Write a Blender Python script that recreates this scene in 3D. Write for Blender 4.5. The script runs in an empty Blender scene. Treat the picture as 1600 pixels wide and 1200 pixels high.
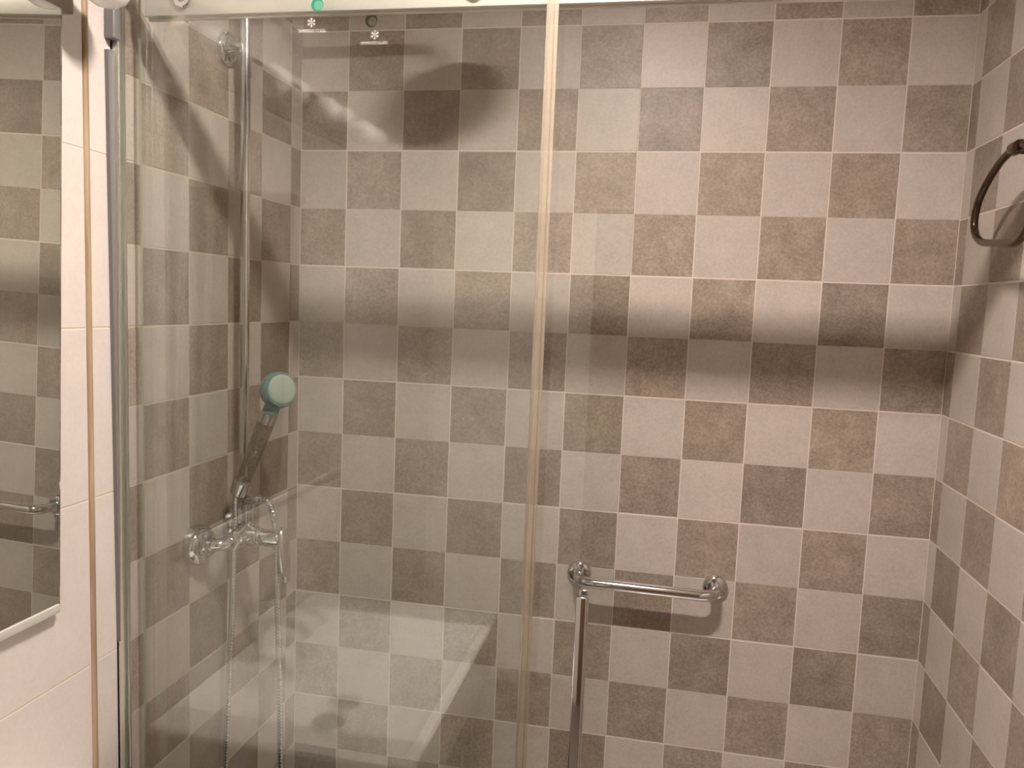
import bpy, bmesh, math, random
from mathutils import Vector, Matrix
random.seed(7)

# ---------------------------------------------------------------- camera, light, exposure
S = 0.15            # metres per printed wall-tile square; layout below is written in squares
FLOOR = 15.4        # squares from tile row 0 down to the floor
scene = bpy.context.scene
COL = scene.collection
def rotz(a): return Matrix.Rotation(a, 3, 'Z')
def rotx(a): return Matrix.Rotation(a, 3, 'X')
cam_data = bpy.data.cameras.new('camera')
cam = bpy.data.objects.new('camera', cam_data); COL.objects.link(cam)
cam_data.sensor_width = 36.0; cam_data.lens = 36.0 * 1245.19 / 1600.0
cam_data.clip_start = 0.02
cam.matrix_world = Matrix.Translation((6.6266*S, -13.3917*S, (FLOOR-4.5102)*S)) @ (rotz(math.radians(10.76240)) @ rotx(math.radians(84.13334)) @ rotz(math.radians(2.27751))).to_4x4()
scene.camera = cam
world = bpy.data.worlds.new('world'); scene.world = world; world.use_nodes = True
world.node_tree.nodes['Background'].inputs[0].default_value = (1, .93, .86, 1)
world.node_tree.nodes['Background'].inputs[1].default_value = 0.02
scene.view_settings.view_transform = 'Standard'; scene.view_settings.look = 'None'
scene.view_settings.gamma = 1.0; scene.view_settings.use_curve_mapping = False
scene.view_settings.exposure = 1.36
LAMP_STRENGTH = 300.0
LAMP_COLOUR = (1.0, 0.87, 0.78)
LAMP = (5.8, -8.0, -1.62)     # X, Y, row of the lamp under the ceiling
cam_data.dof.use_dof = False

# ---------------------------------------------------------------- materials
def mat(name):
    m = bpy.data.materials.new(name); m.use_nodes = True
    nt = m.node_tree; b = nt.nodes['Principled BSDF']
    return m, nt, b
def simple(name, col, rough=.5, metal=0.0, spec=.5, coat=0.0):
    m, nt, b = mat(name)
    b.inputs['Base Color'].default_value = (*col, 1); b.inputs['Roughness'].default_value = rough
    b.inputs['Metallic'].default_value = metal; b.inputs['Specular IOR Level'].default_value = spec
    b.inputs['Coat Weight'].default_value = coat
    return m
def add(nt, t, **kw):
    n = nt.nodes.new(t)
    for k, v in kw.items(): setattr(n, k, v)
    return n
def stone(name, c1, c2, c3, scale=1.0, rough=.42, rnd=.12, contrast=1.0, spec=.4):
    """mottled, speckled ceramic: cloudy tone plus fine grain, different on every tile"""
    m, nt, b = mat(name); L = nt.links.new
    tc = add(nt, 'ShaderNodeTexCoord'); oi = add(nt, 'ShaderNodeObjectInfo')
    va = add(nt, 'ShaderNodeVectorMath', operation='SCALE'); va.inputs['Scale'].default_value = 7.3
    L(oi.outputs['Location'], va.inputs[0])
    vb = add(nt, 'ShaderNodeVectorMath', operation='ADD'); L(tc.outputs['Object'], vb.inputs[0]); L(va.outputs[0], vb.inputs[1])
    n1 = add(nt, 'ShaderNodeTexNoise'); n1.inputs['Scale'].default_value = 16*scale; n1.inputs['Detail'].default_value = 5; n1.inputs['Roughness'].default_value = .62
    n2 = add(nt, 'ShaderNodeTexNoise'); n2.inputs['Scale'].default_value = 150*scale; n2.inputs['Detail'].default_value = 4; n2.inputs['Roughness'].default_value = .7
    L(vb.outputs[0], n1.inputs['Vector']); L(vb.outputs[0], n2.inputs['Vector'])
    mx = add(nt, 'ShaderNodeMath', operation='MULTIPLY'); mx.inputs[1].default_value = .58
    L(n2.outputs['Fac'], mx.inputs[0])
    ad = add(nt, 'ShaderNodeMath', operation='MULTIPLY_ADD'); ad.inputs[1].default_value = .42
    L(n1.outputs['Fac'], ad.inputs[0]); L(mx.outputs[0], ad.inputs[2])
    cr = add(nt, 'ShaderNodeValToRGB'); e = cr.color_ramp.elements
    e[0].position = .5-.14/contrast; e[0].color = (*c1, 1); e[1].position = .5+.14/contrast; e[1].color = (*c3, 1)
    k = cr.color_ramp.elements.new(.5); k.color = (*c2, 1)
    L(ad.outputs[0], cr.inputs['Fac'])
    hs = add(nt, 'ShaderNodeHueSaturation')
    mr = add(nt, 'ShaderNodeMapRange'); mr.inputs['To Min'].default_value = 1-rnd; mr.inputs['To Max'].default_value = 1+rnd
    L(oi.outputs['Random'], mr.inputs['Value']); L(mr.outputs[0], hs.inputs['Value']); L(cr.outputs[0], hs.inputs['Color'])
    L(hs.outputs[0], b.inputs['Base Color'])
    b.inputs['Roughness'].default_value = rough; b.inputs['Specular IOR Level'].default_value = spec
    bp = add(nt, 'ShaderNodeBump'); bp.inputs['Strength'].default_value = .06; bp.inputs['Distance'].default_value = .001
    L(n2.outputs['Fac'], bp.inputs['Height']); L(bp.outputs[0], b.inputs['Normal'])
    return m
def sheet(name, tint, r0=.045, extra=None):
    """clear sheet: tinted straight-through transmission plus mirror reflection rising with angle (Schlick)"""
    m = bpy.data.materials.new(name); m.use_nodes = True; nt = m.node_tree; nt.nodes.clear(); L = nt.links.new
    out = add(nt, 'ShaderNodeOutputMaterial'); mixs = add(nt, 'ShaderNodeMixShader')
    tr = add(nt, 'ShaderNodeBsdfTransparent'); tr.inputs[0].default_value = (*tint, 1)
    gl = add(nt, 'ShaderNodeBsdfGlossy'); gl.inputs['Roughness'].default_value = 0.0; gl.inputs[0].default_value = (1, 1, 1, 1)
    lw = add(nt, 'ShaderNodeLayerWeight'); lw.inputs[0].default_value = .5
    pw = add(nt, 'ShaderNodeMath', operation='POWER'); pw.inputs[1].default_value = 5; L(lw.outputs['Facing'], pw.inputs[0])
    ma = add(nt, 'ShaderNodeMath', operation='MULTIPLY_ADD'); ma.inputs[1].default_value = 1-r0; ma.inputs[2].default_value = r0
    L(pw.outputs[0], ma.inputs[0]); L(ma.outputs[0], mixs.inputs[0]); L(tr.outputs[0], mixs.inputs[1]); L(gl.outputs[0], mixs.inputs[2])
    if extra:
        col, fac = extra
        df = add(nt, 'ShaderNodeBsdfDiffuse'); df.inputs[0].default_value = (*col, 1)
        m2 = add(nt, 'ShaderNodeMixShader'); m2.inputs[0].default_value = fac
        L(mixs.outputs[0], m2.inputs[1]); L(df.outputs[0], m2.inputs[2]); L(m2.outputs[0], out.inputs[0])
    else: L(mixs.outputs[0], out.inputs[0])
    return m
def emit(name, col, st):
    m = bpy.data.materials.new(name); m.use_nodes = True; nt = m.node_tree; nt.nodes.clear()
    o = add(nt, 'ShaderNodeOutputMaterial'); e = add(nt, 'ShaderNodeEmission'); e.inputs[0].default_value = (*col, 1); e.inputs[1].default_value = st
    nt.links.new(e.outputs[0], o.inputs[0]); return m

M = {}
M['tile_light'] = stone('light_greige_tile', (.42, .37, .335), (.49, .435, .395), (.55, .49, .445), rnd=.05, contrast=.8)
M['tile_dark'] = stone('brown_grey_tile', (.205, .160, .130), (.30, .244, .202), (.41, .340, .282), rnd=.13, contrast=.9)
M['tile_cream'] = stone('cream_tile', (.505, .468, .438), (.535, .497, .467), (.565, .527, .493), scale=.8, rnd=.015, contrast=.8, rough=.4)
M['grout'] = simple('pale_grout', (.66, .575, .52), .85)
M['grout_cream'] = simple('cream_grout', (.55, .47, .39), .85)
M['chrome'] = simple('chrome', (.68, .69, .70), .09, 1.0)
M['chrome_soft'] = simple('soft_chrome', (.62, .61, .6), .2, 1.0)
M['alu'] = simple('satin_aluminium', (.70, .68, .64), .32, 1.0)
M['alu_rail'] = simple('pale_anodised_rail', (.62, .60, .55), .36, .5)
M['reflection_grey'] = simple('dark_reflection_grey', (.15, .145, .14), .5, .1)  # dark reflection put into the colour of the tapering wedge
M['bronze'] = simple('dark_bronze', (.13, .092, .065), .22, 1.0)
M['lampmetal'] = simple('dark_nickel', (.36, .32, .29), .3, 1.0)
M['bracket'] = simple('grey_bracket', (.19, .19, .19), .4, .3)
M['glass'] = sheet('door_glass', (.982, .997, .990), .054)
M['glass_edge'] = sheet('glass_edge', (.60, .68, .58), .06, ((.45, .48, .38), .45))
M['seal'] = sheet('clear_seal_strip', (.88, .84, .77), .06, ((.46, .41, .34), .28))
M['mirror'] = simple('mirror_silver', (.80, .81, .775), .0, 1.0)
M['ceramic'] = simple('white_ceramic', (.86, .84, .82), .12, 0, .5, .3)
M['white'] = simple('white_plaster', (.82, .79, .75), .9)
M['plaster'] = simple('warm_wall_paint', (.74, .69, .64), .8)
M['rubber'] = simple('dark_rubber', (.03, .03, .03), .6)
M['drain'] = simple('dark_drain', (.07, .065, .06), .4, .6)
M['mirror_rail'] = simple('pale_grey_rail', (.50, .49, .45), .4, .1)
M['opal'] = simple('opal_glass', (.88, .87, .86), .25, 0, .5)
M['print_white'] = simple('white_print', (.50, .48, .45), .6)
M['print_green'] = simple('green_print', (.015, .20, .12), .5)
M['print_green_light'] = simple('light_green_print', (.09, .27, .18), .5)
M['print_darkgreen'] = simple('dark_green_print', (.10, .125, .075), .5)
M['print_darkgreen_light'] = simple('grey_green_print', (.34, .36, .25), .5)
M['floor'] = stone('floor_tile', (.13, .105, .09), (.17, .14, .12), (.21, .18, .155), rnd=.05)
M['wood'] = simple('dark_wenge', (.06, .045, .035), .45)
M['unseen_door_wood'] = simple('unseen_door_brown_wood', (.16, .095, .06), .4)
M['teal'] = sheet('teal_plastic', (.74, .93, .94), .05, ((.36, .58, .59), .36))
M['teal_face'] = sheet('pale_teal_face', (.78, .9, .84), .06, ((.58, .66, .56), .6))
M['clear'] = sheet('clear_plastic', (.88, .85, .82), .07, ((.55, .48, .43), .2))
M['bead'] = simple('mineral_beads', (.44, .27, .20), .4)
M['bead2'] = simple('pale_mineral_beads', (.62, .50, .42), .4)
def silicone_mat():
    m, nt, b = mat('yellowed_silicone'); L = nt.links.new
    tc = add(nt, 'ShaderNodeTexCoord'); mp = add(nt, 'ShaderNodeMapping'); mp.inputs['Scale'].default_value = (40, 40, 3)
    n = add(nt, 'ShaderNodeTexNoise'); n.inputs['Scale'].default_value = 2.2; n.inputs['Detail'].default_value = 5
    L(tc.outputs['Object'], mp.inputs[0]); L(mp.outputs[0], n.inputs['Vector'])
    cr = add(nt, 'ShaderNodeValToRGB'); cr.color_ramp.elements[0].position = .32; cr.color_ramp.elements[0].color = (.24, .165, .09, 1)
    cr.color_ramp.elements[1].position = .7; cr.color_ramp.elements[1].color = (.37, .285, .185, 1)
    L(n.outputs['Fac'], cr.inputs[0]); L(cr.outputs[0], b.inputs['Base Color']); b.inputs['Roughness'].default_value = .5
    return m
M['silicone'] = silicone_mat()

# ---------------------------------------------------------------- mesh helpers (squares -> metres)
def V(X, Y, row): return Vector((X, Y, FLOOR-row))          # in squares, z up from the floor
BASE = {}
def link(name, me, parent=None):
    o = bpy.data.objects.new(name, me); COL.objects.link(o)
    if parent is not None: o.parent = parent
    return o
def empty(name, at, label, cat, group=None):
    o = bpy.data.objects.new(name, None); COL.objects.link(o); o.location = at*S; o.empty_display_size = .02
    BASE[o.name] = at.copy(); o['label'] = label; o['category'] = cat
    if group: o['group'] = group
    return o
def finish(name, bm, mats, parent=None, smooth=None, at=None, recalc=True):
    """link a bmesh (verts in squares, world frame) as one mesh object; origin = parent's base or `at`"""
    base = BASE[parent.name] if parent is not None else (at if at is not None else Vector((0, 0, 0)))
    if recalc: bmesh.ops.recalc_face_normals(bm, faces=bm.faces)
    for v in bm.verts: v.co = (v.co-base)*S
    me = bpy.data.meshes.new(name); bm.to_mesh(me); bm.free()
    for m in (mats if isinstance(mats, (list, tuple)) else [mats]): me.materials.append(m)
    if smooth is not None:
        for p in me.polygons: p.use_smooth = True
        me.set_sharp_from_angle(angle=math.radians(smooth))
    o = link(name, me, parent); BASE[o.name] = base.copy()
    if parent is None: o.location = base*S
    return o
def box(bm, lo, hi, bev=0.0, seg=2):
    lo = Vector(lo); hi = Vector(hi)
    r = bmesh.ops.create_cube(bm, size=1.0); vs = r['verts']
    for v in vs: v.co = Vector(((lo[i]+hi[i])/2+v.co[i]*(hi[i]-lo[i]) for i in range(3)))
    if bev > 0:
        es = list({e for v in vs for e in v.link_edges})
        bmesh.ops.bevel(bm, geom=es, offset=bev, segments=seg, profile=.5, affect='EDGES')
def rbox(bm, X, Y, R, bev=0.0, seg=2):
    """box from X, Y and row ranges"""
    box(bm, (min(X), min(Y), FLOOR-max(R)), (max(X), max(Y), FLOOR-min(R)), bev, seg)
def frame(d):
    d = d.normalized(); a = Vector((0, 0, 1)) if abs(d.z) < .9 else Vector((1, 0, 0))
    u = a.cross(d).normalized(); return u, d.cross(u)
def lathe(bm, o, d, prof, n=28):
    """surface of revolution about o + t*d with profile [(t, r), ...]"""
    d = Vector(d).normalized(); u, w = frame(d); rings = []
    for t, r in prof:
        c = o+d*t
        if r < 1e-6: rings.append([bm.verts.new(c)])
        else: rings.append([bm.verts.new(c+(u*math.cos(2*math.pi*i/n)+w*math.sin(2*math.pi*i/n))*r) for i in range(n)])
    for a, b in zip(rings, rings[1:]):
        if len(a) == 1 and len(b) == 1: continue
        for i in range(n):
            j = (i+1) % n
            if len(a) == 1: bm.faces.new((a[0], b[j], b[i]))
            elif len(b) == 1: bm.faces.new((a[i], a[j], b[0]))
            else: bm.faces.new((a[i], a[j], b[j], b[i]))
    if len(rings[0]) > 1: bm.faces.new(rings[0][::-1])
    if len(rings[-1]) > 1: bm.faces.new(rings[-1])
def cyl(bm, a, b, r, bev=.012, n=28):
    d = b-a; l = d.length; e = min(bev, r*.5, l*.4)
    lathe(bm, a, d, [(0, r-e), (e*.3, r-e*.3), (e, r), (l-e, r), (l-e*.3, r-e*.3), (l, r-e)], n)
def tube(bm, pts, rad, n=12, cap=True, closed=False):
    rad = rad if isinstance(rad, (list, tuple)) else [rad]*len(pts)
    N = len(pts); rings = []; u = None
    for i, p in enumerate(pts):
        if closed: d = (pts[(i+1) % N]-pts[i-1]).normalized()
        else: d = (pts[min(i+1, N-1)]-pts[max(i-1, 0)]).normalized()
        if u is None: u, w = frame(d)
        else:
            u = (u-d*u.dot(d)).normalized(); w = d.cross(u)
        rings.append([bm.verts.new(p+(u*math.cos(2*math.pi*k/n)+w*math.sin(2*math.pi*k/n))*rad[i]) for k in range(n)])
    pairs = list(zip(rings, rings[1:]))
    if closed: pairs.append((rings[-1], rings[0]))
    for a, b in pairs:
        for i in range(n):
            j = (i+1) % n; bm.faces.new((a[i], a[j], b[j], b[i]))
    if cap and not closed: bm.faces.new(rings[0][::-1]); bm.faces.new(rings[-1])
def smooth_path(ctrl, steps=10, closed=False):
    """Catmull-Rom through control points"""
    P = [Vector(c) for c in ctrl]; n = len(P); out = []
    rng = range(n) if closed else range(n-1)
    for i in rng:
        if closed: p0, p1, p2, p3 = P[i-1], P[i], P[(i+1) % n], P[(i+2) % n]
        else: p0, p1, p2, p3 = P[max(i-1, 0)], P[i], P[i+1], P[min(i+2, n-1)]
        for k in range(steps):
            t = k/steps
            out.append(.5*((2*p1)+(p2-p0)*t+(2*p0-5*p1+4*p2-p3)*t*t+(3*p1-p0-3*p2+p3)*t**3))
    if not closed: out.append(P[-1])
    return out
def fillet(pts, rads, seg=8):
    """polyline with rounded corners"""
    out = [pts[0]]
    for i in range(1, len(pts)-1):
        a, b, c = pts[i-1], pts[i], pts[i+1]; r = rads
        u = (a-b).normalized(); v = (c-b).normalized()
        for k in range(seg+1):
            t = k/seg; out.append((b+u*r)*(1-t)**2+b*2*t*(1-t)+(b+v*r)*t*t)
    out.append(pts[-1]); return out
def rrect(cx, cy, a, b, r, z, n=6):
    out = []
    for qx, qy, s in ((1, 1, 0), (-1, 1, 90), (-1, -1, 180), (1, -1, 270)):
        for k in range(n+1):
            t = math.radians(s+90*k/n); out.append(Vector((cx+qx*(a-r)+r*math.cos(t), cy+qy*(b-r)+r*math.sin(t), z)))
    return out
def loft(bm, loops, cap0=True, cap1=True):
    R = [[bm.verts.new(p) for p in l] for l in loops]; n = len(R[0])
    for a, b in zip(R, R[1:]):
        for i in range(n): bm.faces.new((a[i], a[(i+1) % n], b[(i+1) % n], b[i]))
    if cap0: bm.faces.new(R[0][::-1])
    if cap1: bm.faces.new(R[-1])
def struct(o): o['kind'] = 'structure'; return o

XL, XR = 0.138, 10.92           # left and right wall faces
DL, DR = 0.371, 0.336           # width of the cut strip of tile in the two corners
ROOM = -18.0                    # wall behind the photographer
CEIL = -1.95
GLASS = -4.87                   # plane of the fixed glass

# ---------------------------------------------------------------- room shell
T = .005                        # tile stands proud of the grout by this much
def slab(name, lo, hi, m):
    bm = bmesh.new(); box(bm, lo, hi); o = finish(name, bm, m, None, at=Vector(lo)); return struct(o)
zc = FLOOR-CEIL
wall_back = slab('wall_back', (XL-.8, T, 0), (XR+.8, .8, zc), M['grout'])
wall_left = slab('wall_left', (XL-.8, ROOM, 0), (XL-T, T, zc), M['grout_cream'])
wall_right = slab('wall_right', (XR+T, ROOM, 0), (XR+.8, T, zc), M['grout'])
wall_front = slab('wall_front', (XL-.8, ROOM-.8, 0), (XR+.8, ROOM, zc), M['plaster'])
floor = slab('floor', (XL-.8, ROOM-.8, -.5), (XR+.8, .8, 0), M['floor'])
ceiling = slab('ceiling', (XL-.8, ROOM-.8, zc), (XR+.8, .8, zc+.5), M['white'])

bm = bmesh.new(); rbox(bm, (4.6, 9.6), (ROOM, ROOM+.2), (1.9, FLOOR), .02); d1 = struct(finish('unseen_door_1', bm, M['unseen_door_wood'], None, at=V(4.6, ROOM, FLOOR)))  # unseen dark door, added to darken what the chrome reflects
bm = bmesh.new(); lathe(bm, V(5.0, ROOM+.2, 8.4), (0, 1, 0), [(0, .16), (.05, .16), (.06, .06), (.35, .06)], 24); tube(bm, [V(5.0, ROOM+.5, 8.4), V(5.7, ROOM+.5, 8.42)], .055, 14)
finish('unseen_door_handle', bm, M['chrome'], d1, smooth=45)
tile_cache = {}
def tile_mesh(axis, w, h, m):
    """a wall tile lying in its wall plane: bevelled front, axis = direction the face looks"""
    key = (axis, round(w, 4), round(h, 4), m.name)
    if key in tile_cache: return tile_cache[key]
    bm = bmesh.new(); e = .004
    def pt(a, b, d):
        if axis == '-Y': return Vector((a, -d, b))
        if axis == '+X': return Vector((d, a, b))
        return Vector((-d, a, b))
    def ring(ins, d): return [bm.verts.new(pt(sx*(w/2-ins), sz*(h/2-ins), d)*S) for sx, sz in ((-1, -1), (1, -1), (1, 1), (-1, 1))]
    r0 = ring(0, -.01); r1 = ring(0, T-e*.7); r2 = ring(e, T)
    for a, b in ((r0, r1), (r1, r2)):
        for i in range(4): bm.faces.new((a[i], a[(i+1) % 4], b[(i+1) % 4], b[i]))
    bm.faces.new(r2); bm.faces.new(r0[::-1])
    bmesh.ops.recalc_face_normals(bm, faces=bm.faces)
    me = bpy.data.meshes.new('tile'); bm.to_mesh(me); bm.free(); me.materials.append(m)
    tile_cache[key] = me; return me
def put_tile(wall, axis, a0, a1, r0, r1, m, ga, gr):
    """tile between a0..a1 along the wall and rows r0..r1; ga, gr = joint half widths (lo, hi)"""
    a0 += ga[0]; a1 -= ga[1]; r0 += gr[0]; r1 -= gr[1]
    if a1-a0 < .02 or r1-r0 < .02: return
    me = tile_mesh(axis, a1-a0, r1-r0, m)
    c = (a0+a1)/2; z = FLOOR-(r0+r1)/2
    P = {'-Y': (c, T, z), '+X': (XL-T, c, z), '-X': (XR+T, c, z)}[axis]
    o = bpy.data.objects.new('tile', me); COL.objects.link(o); o.parent = wall
    o.location = (Vector(P)-BASE[wall.name])*S
J, H = .0125, .0022              # grouted joint and butt joint, half widths
ROWS = [(max(r, CEIL), min(r+1, FLOOR)) for r in range(-2, 16)]
for (r0, r1), r in zip(ROWS, range(-2, 16)):
    gr = (J, H) if r % 2 == 0 else (H, J)
    for c in range(11):
        a0, a1 = (XL if c == 0 else c), (XR if c == 10 else c+1)
        put_tile(wall_back, '-Y', a0, a1, r0, r1, M['tile_light'] if (c+r) % 2 == 0 else M['tile_dark'], (J*.8, J*.8), gr)
    for j in range(-1, 5):
        a1 = 0 if j == -1 else -(DL+j); a0 = -(DL+j+1)
        if j == 4: a0 = GLASS
        put_tile(wall_left, '+X', a0, a1, r0, r1, M['tile_light'] if (j+r) % 2 == 0 else M['tile_dark'], (H*2, H*2), (J, J))
    for j in range(-1, 10):
        a1 = 0 if j == -1 else -(DR+j); a0 = -(DR+j+1)
        put_tile(wall_right, '-X', a0, a1, r0, r1, M['tile_light'] if (j+r) % 2 == 1 else M['tile_dark'], (H*1.5, H*1.5), (J, J))
    if r % 2:                     # cream tiles, two squares high, in front of the glass
        for a0, a1 in ((-5.29, GLASS), (-9.37, -5.37), (-13.37, -9.37), (ROOM, -13.37)):
            put_tile(wall_left, '+X', a0, a1, r0, min(r+2, FLOOR), M['tile_cream'], (.008, .008), (.01, .01))
bm = bmesh.new()                  # yellowed silicone bead in the vertical joint of the cream tiles
tube(bm, [V(XL-.012, -5.33, FLOOR-.02), V(XL-.012, -5.33, CEIL+.02)], .043, 14)
struct(finish('trim_1', bm, M['silicone'], None, smooth=50, at=V(XL, -5.33, FLOOR)))

# ---------------------------------------------------------------- ceiling lamp (the light of the room)
lx, ly, lr = LAMP
lamp = empty('ceiling_lamp', V(lx, ly, CEIL), 'small oblong lamp with frosted cover fixed under the bathroom ceiling', 'lamp')
bm = bmesh.new(); rbox(bm, (lx-.85, lx+.85), (ly-.32, ly+.32), (CEIL, lr-.05), .04); lb = finish('base', bm, M['white'], lamp, smooth=40)
bm = bmesh.new(); zr = FLOOR-lr
loft(bm, [rrect(lx, ly, q, w, .04, z) for q, w, z in ((.85, .36, zr+.06), (.85, .36, zr-.045), (.81, .32, zr-.05), (.79, .29, zr-.045), (.78, .285, zr+.06))], False, False)
finish('rim', bm, M['white'], lamp, smooth=40)
bm = bmesh.new(); rbox(bm, (lx-.75, lx+.75), (ly-.27, ly+.27), (lr-.06, lr+.0), .02, 3)
finish('cover', bm, emit('lamp_glow', LAMP_COLOUR, LAMP_STRENGTH), lamp, smooth=40)

# ---------------------------------------------------------------- shower tray
tray = empty('shower_tray', V(XL, 0, FLOOR), 'low white shower tray on the floor behind the glass doors', 'shower tray')
cx, cy = (XL+XR)/2, -2.5; ax, ay = (XR-XL)/2-.02, 2.47
bm = bmesh.new()
loft(bm, [rrect(cx, cy, ax, ay, .05, 0), rrect(cx, cy, ax, ay, .05, .32), rrect(cx, cy, ax-.03, ay-.03, .05, .35), rrect(cx, cy, ax-.4, ay-.4, .3, .35),
          rrect(cx, cy, ax-.46, ay-.46, .3, .3), rrect(cx, cy, ax-.6, ay-.6, .3, .16), rrect(cx, cy, .5, .4, .2, .12)])
finish('basin', bm, M['ceramic'], tray, smooth=40)
bm = bmesh.new(); lathe(bm, Vector((cx, cy, .12)), (0, 0, 1), [(0, .3), (.03, .3), (.045, .26), (.045, 0)]); finish('drain_cover', bm, M['chrome'], tray, smooth=40)

# ---------------------------------------------------------------- glass enclosure
TOP = 1.02
def pane(name, parent, X, Yc, R, th=.053):
    bm = bmesh.new(); rbox(bm, X, (Yc-th/2, Yc+th/2), R); bmesh.ops.recalc_face_normals(bm, faces=bm.faces)
    for f in bm.faces: f.material_index = 0 if abs(f.normal.y) > .5 else 1
    return finish(name, bm, [M['glass'], M['glass_edge']], parent)
def lettering(name, parent, text, at, height, m):
    cu = bpy.data.curves.new(name, 'FONT'); cu.body = text; cu.size = 1.0; cu.align_x = 'CENTER'
    to = bpy.data.objects.new('tmp', cu); COL.objects.link(to)
    me = bpy.data.meshes.new_from_object(to.evaluated_get(bpy.context.evaluated_depsgraph_get()))
    bpy.data.objects.remove(to)
    bm = bmesh.new(); bm.from_mesh(me); bpy.data.meshes.remove(me)
    k = height*.8/.69
    for v in bm.verts: v.co = Vector((at.x+v.co.x*k*.86, at.y, at.z+v.co.y*k))
    return finish(name, bm, m, parent, recalc=False)
def flat_disc(bm, c, r, n=28, sx=1.0):
    bm.faces.new([bm.verts.new(c+Vector((math.cos(2*math.pi*i/n)*r*sx, 0, math.sin(2*math.pi*i/n)*r))) for i in range(n)])
def crescent(bm, c, r, c2, r2, n=36):
    A = [bm.verts.new(c+Vector((math.cos(2*math.pi*i/n)*r, 0, math.sin(2*math.pi*i/n)*r))) for i in range(n)]
    B = [bm.verts.new(c2+Vector((math.cos(2*math.pi*i/n)*r2, 0, math.sin(2*math.pi*i/n)*r2))) for i in range(n)]
    for i in range(n): bm.faces.new((A[i], A[(i+1) % n], B[(i+1) % n], B[i]))
def snowflake(bm, c, r):
    for k in range(6):
        a = math.radians(60*k+30); d = Vector((math.cos(a), 0, math.sin(a))); q = Vector((-math.sin(a), 0, math.cos(a))); w = r*.075
        def bar(p0, dd, l, ww):
            qq = Vector((-dd.z, 0, dd.x))
            bm.faces.new([bm.verts.new(x) for x in (p0-qq*ww, p0+dd*l-qq*ww, p0+dd*l+qq*ww, p0+qq*ww)])
        bar(c+d*r*.12, d, r*.88, w)
        for s in (-1, 1):
            e = (d*math.cos(.9)+q*s*math.sin(.9)); bar(c+d*r*.55+Vector((0, -.0003, 0)), e, r*.36, w*.85)
def safety_mark(parent, ring, flake, text, ym, dark):
    g1, g2 = (M['print_darkgreen'], M['print_darkgreen_light']) if dark else (M['print_green'], M['print_green_light'])
    c = V(ring[0], ym, ring[1])
    bm = bmesh.new(); crescent(bm, c, .072, c+Vector((.014, 0, -.006)), .05)
    o = finish('green_emblem', bm, g1, parent, recalc=False); o['label'] = 'round green emblem printed on the glass'
    bm = bmesh.new(); flat_disc(bm, c+Vector((.014, -.0002, -.006)), .05); finish('emblem_centre', bm, g2, o, recalc=False)
    bm = bmesh.new(); snowflake(bm, V(flake[0], ym, flake[1]), .053); o = finish('snowflake_mark', bm, M['print_white'], parent, recalc=False); o['label'] = 'white snowflake mark printed on the glass'
    o = lettering('lettering', parent, 'TEMPERED GLASS', V(text[0], ym, text[1]), .042, M['print_white']); o['label'] = 'small white words TEMPERED GLASS'

FX = 5.27                        # right edge of the fixed pane
fixed = empty('fixed_glass_panel', V(XL, GLASS, FLOOR-.35), 'clear fixed shower glass pane standing against the left wall, in front of the rail', 'glass panel')
pane('glass', fixed, (XL+.06, FX-.02), GLASS, (TOP, FLOOR-.36))
bm = bmesh.new()                 # aluminium wall channel
rbox(bm, (XL-.002, XL+.09), (GLASS-.05, GLASS-.03), (TOP, FLOOR-.36), .004); rbox(bm, (XL-.002, XL+.10), (GLASS+.03, GLASS+.085), (TOP, FLOOR-.36), .008)
rbox(bm, (XL-.002, XL+.03), (GLASS-.05, GLASS+.085), (TOP, FLOOR-.36), .004)
finish('wall_channel', bm, M['alu'], fixed, smooth=40)
bm = bmesh.new()                 # added grey wedge imitating a dark reflection, running out to nothing downwards
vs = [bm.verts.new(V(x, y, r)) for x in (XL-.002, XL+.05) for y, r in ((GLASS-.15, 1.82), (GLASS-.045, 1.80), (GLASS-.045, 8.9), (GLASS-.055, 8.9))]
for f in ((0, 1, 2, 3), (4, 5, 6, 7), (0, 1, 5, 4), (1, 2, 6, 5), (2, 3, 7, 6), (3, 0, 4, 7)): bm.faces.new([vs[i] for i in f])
o = finish('reflection_wedge', bm, M['reflection_grey'], fixed); o['label'] = 'tapering grey strip imitating a dark reflection'
bm = bmesh.new()                 # clear plastic edge seal with a fin
rbox(bm, (FX-.05, FX+.035), (GLASS-.04, GLASS+.04), (TOP, FLOOR-.36), .012); rbox(bm, (FX+.03, FX+.07), (GLASS+.02, GLASS+.035), (TOP, FLOOR-.36), .004)
finish('seal_strip', bm, M['seal'], fixed, smooth=40)
safety_mark(fixed, (2.68, 1.365), (2.615, 1.55), (2.615, 1.655), GLASS-.03, False)

DY = -4.57; DX0, DX1 = .27, 6.21
door = empty('sliding_glass_door', V(DX0, DY, FLOOR-.35), 'clear sliding shower door pushed left behind the fixed pane, with square chrome handle', 'shower door')
pane('glass', door, (DX0, DX1), DY, (TOP, FLOOR-.4))
safety_mark(door, (3.19, 1.445), (3.235, 1.595), (3.225, 1.70), DY-.03, True)
hx = 5.87
for k, yc in enumerate((DY-.125, DY+.125)):
    bm = bmesh.new(); rbox(bm, (hx-.06, hx+.06), (yc-.05, yc+.05), (7.77, 10.6), .012, 3)
    h = finish('handle', bm, M['chrome'], door, smooth=35); h['label'] = 'square chrome bar handle'
    for rr in (7.95, 10.35):
        bm = bmesh.new(); y0, y1 = (yc+.045, DY-.026) if k == 0 else (DY+.026, yc-.045)
        cyl(bm, V(hx, y0, rr), V(hx, y1, rr), .045); finish('standoff', bm, M['chrome'], h, smooth=40)
rail = empty('door_rail', V(.47, -4.71, 1.41), 'pale metal rail across the top of the shower doors', 'rail')
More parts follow.
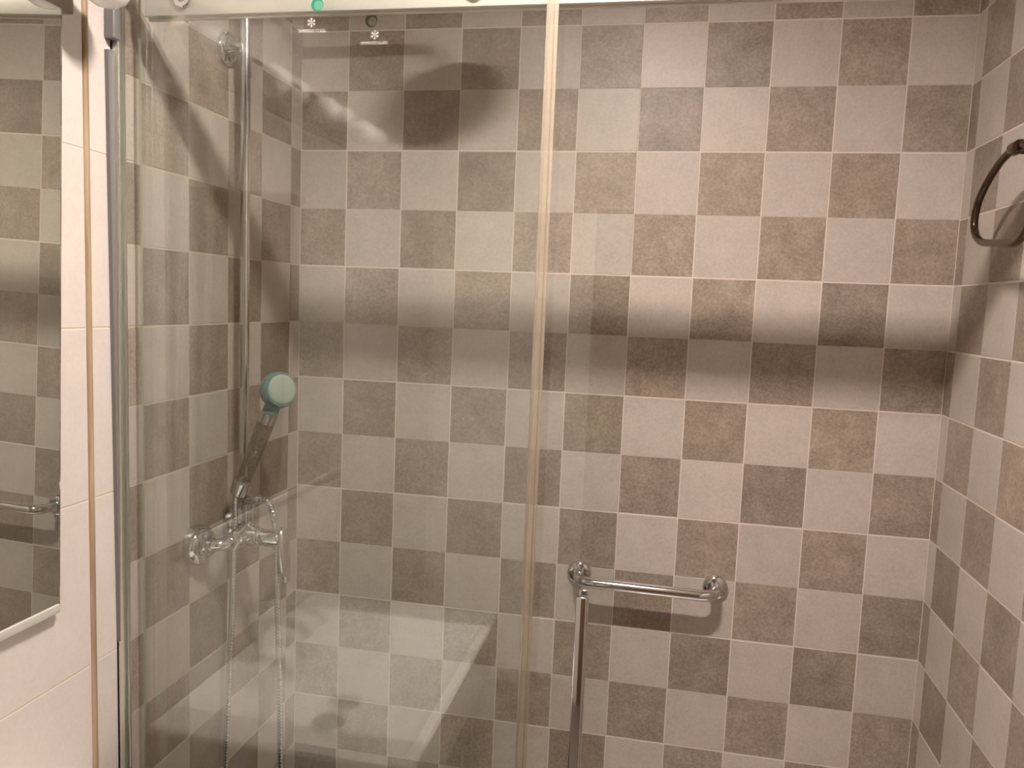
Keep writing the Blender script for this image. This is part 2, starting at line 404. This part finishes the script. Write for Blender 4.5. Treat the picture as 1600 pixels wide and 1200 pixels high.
bm = bmesh.new(); rbox(bm, (.47, XR), (-4.77, -4.655), (1.0, 1.385), .012); finish('rail_bar', bm, M['alu_rail'], rail, smooth=40)
bm = bmesh.new(); rbox(bm, (.48, XR), (-4.70, -4.66), (1.38, 1.41), .004); finish('rail_lip', bm, M['alu'], rail, smooth=40)
bm = bmesh.new()
rbox(bm, (XL, XL+.13), (GLASS-.155, GLASS-.035), (.85, 1.70), .02, 3)
rbox(bm, (XL+.05, .5), (-4.80, -4.66), (1.0, 1.10), .015)
finish('wall_bracket', bm, M['bracket'], rail, smooth=40)
for X in (.98, 4.42):            # hangers carrying the door on the rail
    h = bmesh.new(); o = V(X, -4.765, 1.20)
    lathe(h, o, (0, -1, 0), [(-.16, .05), (0, .05), (.0, .10), (.02, .115), (.045, .115), (.058, .10), (.058, 0)], 32)
    r = finish('roller', h, M['chrome'], door, smooth=40)
    h = bmesh.new(); lathe(h, V(X, -4.825, 1.20), (0, -1, 0), [(-.005, .06), (.004, .055), (.01, .03), (.011, 0)], 24); finish('roller_cap', h, M['chrome_soft'], r, smooth=40)

# ---------------------------------------------------------------- shower column on the left wall
RX, RY = .455, -2.45
colm = empty('shower_column', V(RX, RY, 7.75), 'chrome riser pipe with overhead rain shower on the tiled left wall', 'shower column')
bm = bmesh.new(); lathe(bm, V(RX, RY, 7.72), (0, 0, 1), [(0, .06), (0, .066), (7.72-1.42, .066), (7.72-1.42, .06)], 28); finish('riser_pipe', bm, M['chrome'], colm, smooth=50)
ARMR = -.22; HX, HY, HR = 3.62, -2.42, .33
arm = fillet([V(RX, RY, 1.42), V(RX, RY, ARMR), V(HX, HY, ARMR-.05), V(HX, HY, HR-.1)], .42, 12)
bm = bmesh.new(); tube(bm, [V(RX, RY, 1.43), V(RX, RY, .62)], .079, 28); finish('pipe_sleeve', bm, M['chrome'], colm, smooth=50)
bm = bmesh.new(); tube(bm, [V(RX, RY, .7)]+arm[1:], .066, 20); finish('shower_arm', bm, M['chrome'], colm, smooth=50)
bm = bmesh.new()
lathe(bm, V(XL, RY, 1.02), (1, 0, 0), [(0, .245), (.02, .25), (.05, .235), (.075, .19), (.085, .115), (.10, .105), (.26, .105), (.27, .1), (RX-XL-.02, .095)], 36)
finish('wall_flange', bm, M['chrome'], colm, smooth=45)
# the face leans so that the edge towards the glass hangs lower
nd = Vector((0, .30, -1)).normalized()
bm = bmesh.new(); hc = V(HX, HY, HR)
lathe(bm, hc-nd*.12, nd, [(0, .06), (.03, .1), (.06, .12), (.075, .45), (.085, .72), (.10, .755), (.13, .755), (.14, .74), (.14, 0)], 56)
rh = finish('rain_head', bm, M['chrome_soft'], colm, smooth=40)
bm = bmesh.new(); u, w = frame(nd)
for rr, nn in ((.1, 6), (.22, 12), (.34, 18), (.46, 24), (.58, 30), (.69, 36)):
    for k in range(nn):
        a = 2*math.pi*k/nn; c = hc+nd*.02+(u*math.cos(a)+w*math.sin(a))*rr
        lathe(bm, c, nd, [(0, .018), (.03, .012)], 6)
o = finish('nozzles', bm, M['rubber'], rh); o['kind'] = 'stuff'
bm = bmesh.new()                # bracket for the hand shower
cyl(bm, V(RX, RY, 7.72), V(RX, RY, 7.38), .10, .02)
hd = Vector((.62, -.0, 1.55)).normalized()       # axis of the hand shower
HB = V(.50, -2.68, 7.50)                          # lower end of the hand shower
cyl(bm, V(RX, RY, 7.52), V(RX+.03, -2.66, 7.46), .055)
lathe(bm, HB-hd*.02, hd, [(0, .10), (0, .125), (.2, .145), (.2, .12)], 28)
finish('hand_shower_holder', bm, M['chrome'], colm, smooth=40)

# ---------------------------------------------------------------- mixer
mix = empty('shower_mixer', V(XL, -2.75, 8.1), 'chrome wall mixer with down-hanging lever below the riser pipe', 'mixer tap')
MR = 8.13; MX = .62
for k, yy in enumerate((-3.27, -2.23)):
    bm = bmesh.new()
    lathe(bm, V(XL, yy, MR+(.03 if k == 0 else 0)), (1, 0, 0), [(0, .295), (.04, .30), (.14, .285), (.185, .25), (.20, .20), (.205, .125), (.21, .12), (.30, .12)], 40)
    finish('wall_flange', bm, M['chrome'], mix, smooth=45)
    s = 1 if k == 0 else -1
    bm = bmesh.new(); p = fillet([V(XL+.15, yy, MR+.02), V(MX-.08, yy+s*.04, MR+.02), V(MX, yy+s*.3, MR)], .14, 8)
    tube(bm, p, .088, 20); finish('inlet_elbow', bm, M['chrome'], mix, smooth=50)
    bm = bmesh.new(); lathe(bm, V(MX, yy+s*.17, MR), (0, s, 0), [(0, .10), (.01, .125), (.11, .125), (.12, .10)], 6); finish('union_nut', bm, M['chrome_soft'], mix, smooth=20)
bm = bmesh.new()
lathe(bm, V(MX, -3.02, MR), (0, 1, 0), [(0, .09), (.03, .125), (.14, .14), (.27, .16), (.40, .14), (.51, .125), (.54, .09)], 36)
lathe(bm, V(MX-.05, -2.75, MR), (1, 0, 0), [(0, .12), (.1, .15), (.26, .155), (.30, .15), (.31, .13)], 36)
lathe(bm, V(MX, -2.62, MR), (0, 0, 1), [(0, .08), (.12, .085), (.36, .08), (.38, .10), (.46, .10), (.48, .075)], 28)
finish('body', bm, M['chrome'], mix, smooth=40)
bm = bmesh.new()               # outlet that feeds riser and hose
tube(bm, smooth_path([V(MX, -2.62, MR-.42), V(MX-.03, -2.58, MR-.52), V(RX+.02, RY, MR-.46), V(RX, RY, MR-.7)], 8), .075, 20)
cyl(bm, V(MX-.02, -2.62, MR-.50), V(.84, -2.66, MR-.55), .07)
finish('outlet', bm, M['chrome'], mix, smooth=45)
bm = bmesh.new(); lathe(bm, V(MX+.22, -2.75, MR), (1, 0, 0), [(0, .12), (.01, .135), (.06, .135), (.07, .125), (.36, .125), (.38, .11), (.39, 0)], 36); finish('cartridge_knob', bm, M['chrome'], mix, smooth=40)
bm = bmesh.new()               # lever: tapering plate hanging from the knob
loops = []
for t, a, b, dx in ((0, .03, .03, 0), (.05, .10, .06, .0), (.2, .14, .078, .01), (.45, .145, .072, .03), (.7, .125, .06, .055), (.80, .08, .045, .065), (.84, .02, .02, .065)):
    c = V(1.25+dx, -2.75, MR-.18+t)
    loops.append([c+Vector((math.cos(2*math.pi*k/20)*b, math.sin(2*math.pi*k/20)*a, 0)) for k in range(20)])
loft(bm, loops); finish('lever', bm, M['chrome_soft'], mix, smooth=50)

# ---------------------------------------------------------------- hand shower and hose
hs = empty('hand_shower', HB, 'hand shower with teal see-through round head and bead-filled clear handle', 'hand shower')
bm = bmesh.new(); lathe(bm, HB-hd*.06, hd, [(0, .05), (0, .085), (.02, .098), (.26, .112), (.28, .1)], 28); finish('lower_nut', bm, M['chrome'], hs, smooth=40)
bm = bmesh.new(); lathe(bm, HB+hd*.2, hd, [(0, .10), (.02, .112), (.95, .125), (.98, .115)], 28); finish('handle_tube', bm, M['clear'], hs, smooth=50)
for nm, m_, sd in (('mineral_beads', 'bead', 1), ('pale_mineral_beads', 'bead2', 2)):
    rnd = random.Random(sd); bm = bmesh.new(); u, w = frame(hd)
    for k in range(120):
        t = rnd.uniform(.24, .93); a = rnd.uniform(0, 6.283); r = .082*math.sqrt(rnd.uniform(.3, 1))
        bmesh.ops.create_icosphere(bm, subdivisions=1, radius=.021, matrix=Matrix.Translation(HB+hd*(.2+t)+(u*math.cos(a)+w*math.sin(a))*r))
    o = finish(nm, bm, M[m_], hs, smooth=60); o['kind'] = 'stuff'
bm = bmesh.new(); lathe(bm, HB+hd*1.16, hd, [(0, .115), (.01, .128), (.17, .128), (.18, .115)], 28); finish('collar', bm, M['chrome_soft'], hs, smooth=40)
fd = Vector((.84, -.50, .16)).normalized()      # where the spray face looks
HC = HB+hd*1.70
bm = bmesh.new(); lathe(bm, HB+hd*1.33, hd, [(0, .115), (.05, .118), (.2, .105), (.3, .12)], 28); finish('neck', bm, M['teal'], hs, smooth=50)
bm = bmesh.new()
lathe(bm, HC-fd*.17, fd, [(-.1, 0), (-.085, .09), (-.05, .165), (.02, .23), (.10, .262), (.19, .268), (.235, .26), (.26, .24)], 40); finish('head', bm, M['teal'], hs, smooth=50)
bm = bmesh.new(); lathe(bm, HC+fd*.06, fd, [(0, .215), (.025, .225), (.045, .215), (.06, .17), (.066, 0)], 40); finish('spray_face', bm, M['teal_face'], hs, smooth=50)
hosec = [HB-hd*.04, HB-hd*.14, V(.47, -2.72, 7.95), V(.46, -2.75, 8.4), V(.44, -2.76, 9.4), V(.385, -2.77, 10.8), V(.36, -2.78, 12.2), V(.47, -2.80, 13.4), V(.82, -2.80, 13.95),
         V(1.18, -2.80, 13.4), V(1.27, -2.79, 12.2), V(1.25, -2.78, 10.8), V(1.21, -2.77, 9.6), V(1.17, -2.76, 8.7), V(1.15, -2.74, 8.15), V(1.10, -2.72, 7.84), V(1.01, -2.69, 7.645), V(.90, -2.66, 7.575), V(.82, -2.66, 7.585)]
path = smooth_path(hosec, 24); L = [0]
for a, b in zip(path, path[1:]): L.append(L[-1]+(b-a).length)
fine, rads = [], []; step = .0125; i = 0; n = int(L[-1]/step)
for k in range(n+1):
    s = k*step
    while i < len(L)-2 and L[i+1] < s: i += 1
    t = (s-L[i])/max(L[i+1]-L[i], 1e-9); fine.append(path[i].lerp(path[i+1], min(t, 1))); rads.append((.040, .047, .047, .040)[k % 4])
bm = bmesh.new(); tube(bm, fine, rads, 10)
o = finish('shower_hose', bm, M['chrome'], None, smooth=60, at=HB); o['label'] = 'ribbed chrome hose hanging in a loop from the hand shower to the mixer'; o['category'] = 'hose'

# ---------------------------------------------------------------- grab bar
g = empty('grab_bar', V(6.54, 0, 9.11), 'short polished chrome grab bar on the tiled back wall', 'grab bar')
GA, GB = 5.40, 7.68
bm = bmesh.new(); tube(bm, fillet([V(GA, -.06, 9.10), V(GA+.03, -.50, 9.10), V(GB-.03, -.50, 9.12), V(GB, -.06, 9.12)], .26, 14), .092, 28); finish('bar', bm, M['chrome'], g, smooth=50)
for X, r in ((GA, 9.10), (GB, 9.12)):
    bm = bmesh.new(); lathe(bm, V(X, 0, r), (0, -1, 0), [(0, .205), (.03, .21), (.07, .20), (.095, .17), (.10, .12)], 40); finish('flange', bm, M['chrome'], g, smooth=40)

# ---------------------------------------------------------------- towel ring on the right wall
tr = empty('towel_ring', V(XR, -3.02, 2.55), 'dark bronze towel ring with flat bottom on the tiled right wall', 'towel ring')
RXp = XR-.42; yc = -2.86
ctrl = [V(RXp, y, r) for y, r in ((-2.98, 2.49), (-2.82, 2.505), (-2.51, 2.59), (-2.17, 2.77), (-1.93, 2.98), (-1.85, 3.20), (-1.93, 3.39), (-2.16, 3.51), (-2.45, 3.55), (-2.72, 3.575),
        (-3.0, 3.60), (-3.24, 3.60), (-3.45, 3.50), (-3.60, 3.30), (-3.64, 3.05), (-3.56, 2.80), (-3.40, 2.61), (-3.20, 2.51))]
bm = bmesh.new(); tube(bm, smooth_path(ctrl, 8, True), .047, 16, closed=True); finish('ring', bm, M['bronze'], tr, smooth=60)
bm = bmesh.new(); lathe(bm, V(XR, yc-.13, 2.50), (-1, 0, 0), [(0, .2), (.03, .205), (.07, .18), (.09, .09), (.12, .075), (.46, .07), (.48, .05), (.48, 0)], 32); finish('post', bm, M['bronze'], tr, smooth=45)
bm = bmesh.new(); cyl(bm, V(RXp, yc-.24, 2.495), V(RXp, yc+.0, 2.50), .08, .03); finish('ring_holder', bm, M['bronze'], tr, smooth=45)

# ---------------------------------------------------------------- mirror and its lamp on the left wall
MY0, MY1, MT, MB = -11.3, -5.95, 1.71, 8.10
mir = empty('wall_mirror', V(XL+.02, (MY0+MY1)/2, MB), 'tall frameless wall mirror hung on the cream tiles beside the shower glass', 'mirror')
bm = bmesh.new(); xb, xf = XL+.035, XL+.075
def mring(ins, x): return [bm.verts.new(V(x, y, r)) for y, r in ((MY0+ins, MB-ins), (MY1-ins, MB-ins), (MY1-ins, MT+ins), (MY0+ins, MT+ins))]
rings = [mring(0, xb), mring(0, xf-.008), mring(.025, xf)]
for a, b in zip(rings, rings[1:]):
    for i in range(4): bm.faces.new((a[i], a[(i+1) % 4], b[(i+1) % 4], b[i]))
bm.faces.new(rings[-1]); bm.faces.new(rings[0][::-1])
finish('mirror_glass', bm, M['mirror'], mir)
bm = bmesh.new(); rbox(bm, (XL+.02, xf+.02), (MY0, MY1-.03), (MB-.085, MB+.008), .006); finish('bottom_rail', bm, M['mirror_rail'], mir, smooth=40)
bm = bmesh.new(); rbox(bm, (XL, xb), (MY0+.25, MY1-.25), (MT+.2, MB-.25)); finish('backing_board', bm, M['wood'], mir)
mir.rotation_euler = (0, .025, -.006)      # hangs leaning a little forward
ml = empty('mirror_lamp', V(XL, -5.8, 1.7), 'dark metal bar lamp with white cup shades above the mirror', 'lamp')
bm = bmesh.new(); rbox(bm, (XL, XL+.21), (MY0+.05, MY1+.21), (1.02, 1.70), .02); finish('bar', bm, M['lampmetal'], ml, smooth=40)
for yy in (-5.82, -7.6, -9.4, -11.1):
    bm = bmesh.new(); tube(bm, fillet([V(XL+.19, yy-.02, 1.24), V(.76, yy-.02, 1.24), V(.76, yy, 1.4)], .06, 6), .05, 16); a = finish('arm', bm, M['lampmetal'], ml, smooth=50)
    bm = bmesh.new(); lathe(bm, V(.76, yy+.04, 1.20), (0, 0, -1), [(0, .1), (.04, .17), (.1, .235), (.2, .26), (.3, .24), (.38, .19), (.43, .11), (.45, 0)], 36); finish('shade', bm, M['opal'], ml, smooth=50)

# ---------------------------------------------------------------- washbasin, tap and cabinet under the mirror
CT = 10.32; BY0, BY1, BX = -9.9, -5.35, 3.86
bc = V((XL+BX)/2, (BY0+BY1)/2, CT)
wb = empty('washbasin', V(XL, bc.y, CT), 'wide white rectangular washbasin below the mirror, seen reflected in the glass', 'washbasin')
a, b = (BX-XL)/2, (BY1-BY0)/2; ox = .32
bm = bmesh.new(); z = bc.z
loft(bm, [rrect(bc.x, bc.y, a-.02, b-.02, .06, z-.9), rrect(bc.x, bc.y, a, b, .08, z-.86), rrect(bc.x, bc.y, a, b, .08, z-.04), rrect(bc.x, bc.y, a-.03, b-.03, .08, z),
          rrect(bc.x+ox, bc.y, a-.48, b-.22, .18, z), rrect(bc.x+ox, bc.y, a-.52, b-.27, .2, z-.04), rrect(bc.x+ox, bc.y, a-.64, b-.42, .25, z-.20),
          rrect(bc.x+ox, bc.y, a-.80, b-.62, .3, z-.32), rrect(bc.x+.1, bc.y+.82, .35, .35, .2, z-.42)])
finish('basin', bm, M['ceramic'], wb, smooth=35)
bm = bmesh.new(); lathe(bm, Vector((bc.x+.1, bc.y+.82, z-.44)), (0, 0, 1), [(0, .25), (.03, .25), (.05, .22), (.05, 0)], 28); finish('drain', bm, M['drain'], wb, smooth=40)
ft = empty('basin_tap', V(.42, bc.y, CT), 'chrome basin tap standing on the washbasin rim', 'tap')
bm = bmesh.new(); q = V(.45, bc.y, CT)
lathe(bm, q, (0, 0, 1), [(0, .2), (.03, .2), (.05, .16), (.6, .15), (.78, .16), (.80, .14)], 28); finish('body', bm, M['chrome'], ft, smooth=40)
bm = bmesh.new(); tube(bm, smooth_path([V(.5, bc.y, CT-.5), V(.9, bc.y, CT-.62), V(1.25, bc.y, CT-.58), V(1.36, bc.y, CT-.42)], 8), .085, 18); finish('spout', bm, M['chrome'], ft, smooth=50)
bm = bmesh.new(); tube(bm, [V(.45, bc.y, CT-.8), V(.5, bc.y, CT-.95), V(.95, bc.y, CT-1.05)], [.14, .1, .05], 16); finish('lever', bm, M['chrome'], ft, smooth=50)
cb = empty('vanity_cabinet', V(XL, bc.y, FLOOR), 'dark wooden vanity cabinet carrying the washbasin', 'cabinet')
bm = bmesh.new(); rbox(bm, (XL, BX-.25), (BY0+.1, BY1-.1), (CT+.91, FLOOR-.4), .01); finish('body', bm, M['wood'], cb, smooth=40)
bm = bmesh.new(); rbox(bm, (XL+.1, BX-.5), (BY0+.25, BY1-.25), (FLOOR-.41, FLOOR), .01); finish('plinth', bm, M['wood'], cb, smooth=40)
for s in (-1, 1):
    y0, y1 = sorted((bc.y+s*.02, bc.y+s*(b-.12)))
    bm = bmesh.new(); rbox(bm, (BX-.25, BX-.13), (y0, y1), (CT+.95, FLOOR-.43), .015); d = finish('door', bm, M['wood'], cb, smooth=40)
    bm = bmesh.new(); tube(bm, fillet([V(BX-.13, bc.y+s*.3, 11.5), V(BX-.0, bc.y+s*.3, 11.5), V(BX-.0, bc.y+s*.3, 12.4), V(BX-.13, bc.y+s*.3, 12.4)], .05, 5), .035, 12); finish('handle', bm, M['chrome'], d, smooth=50)
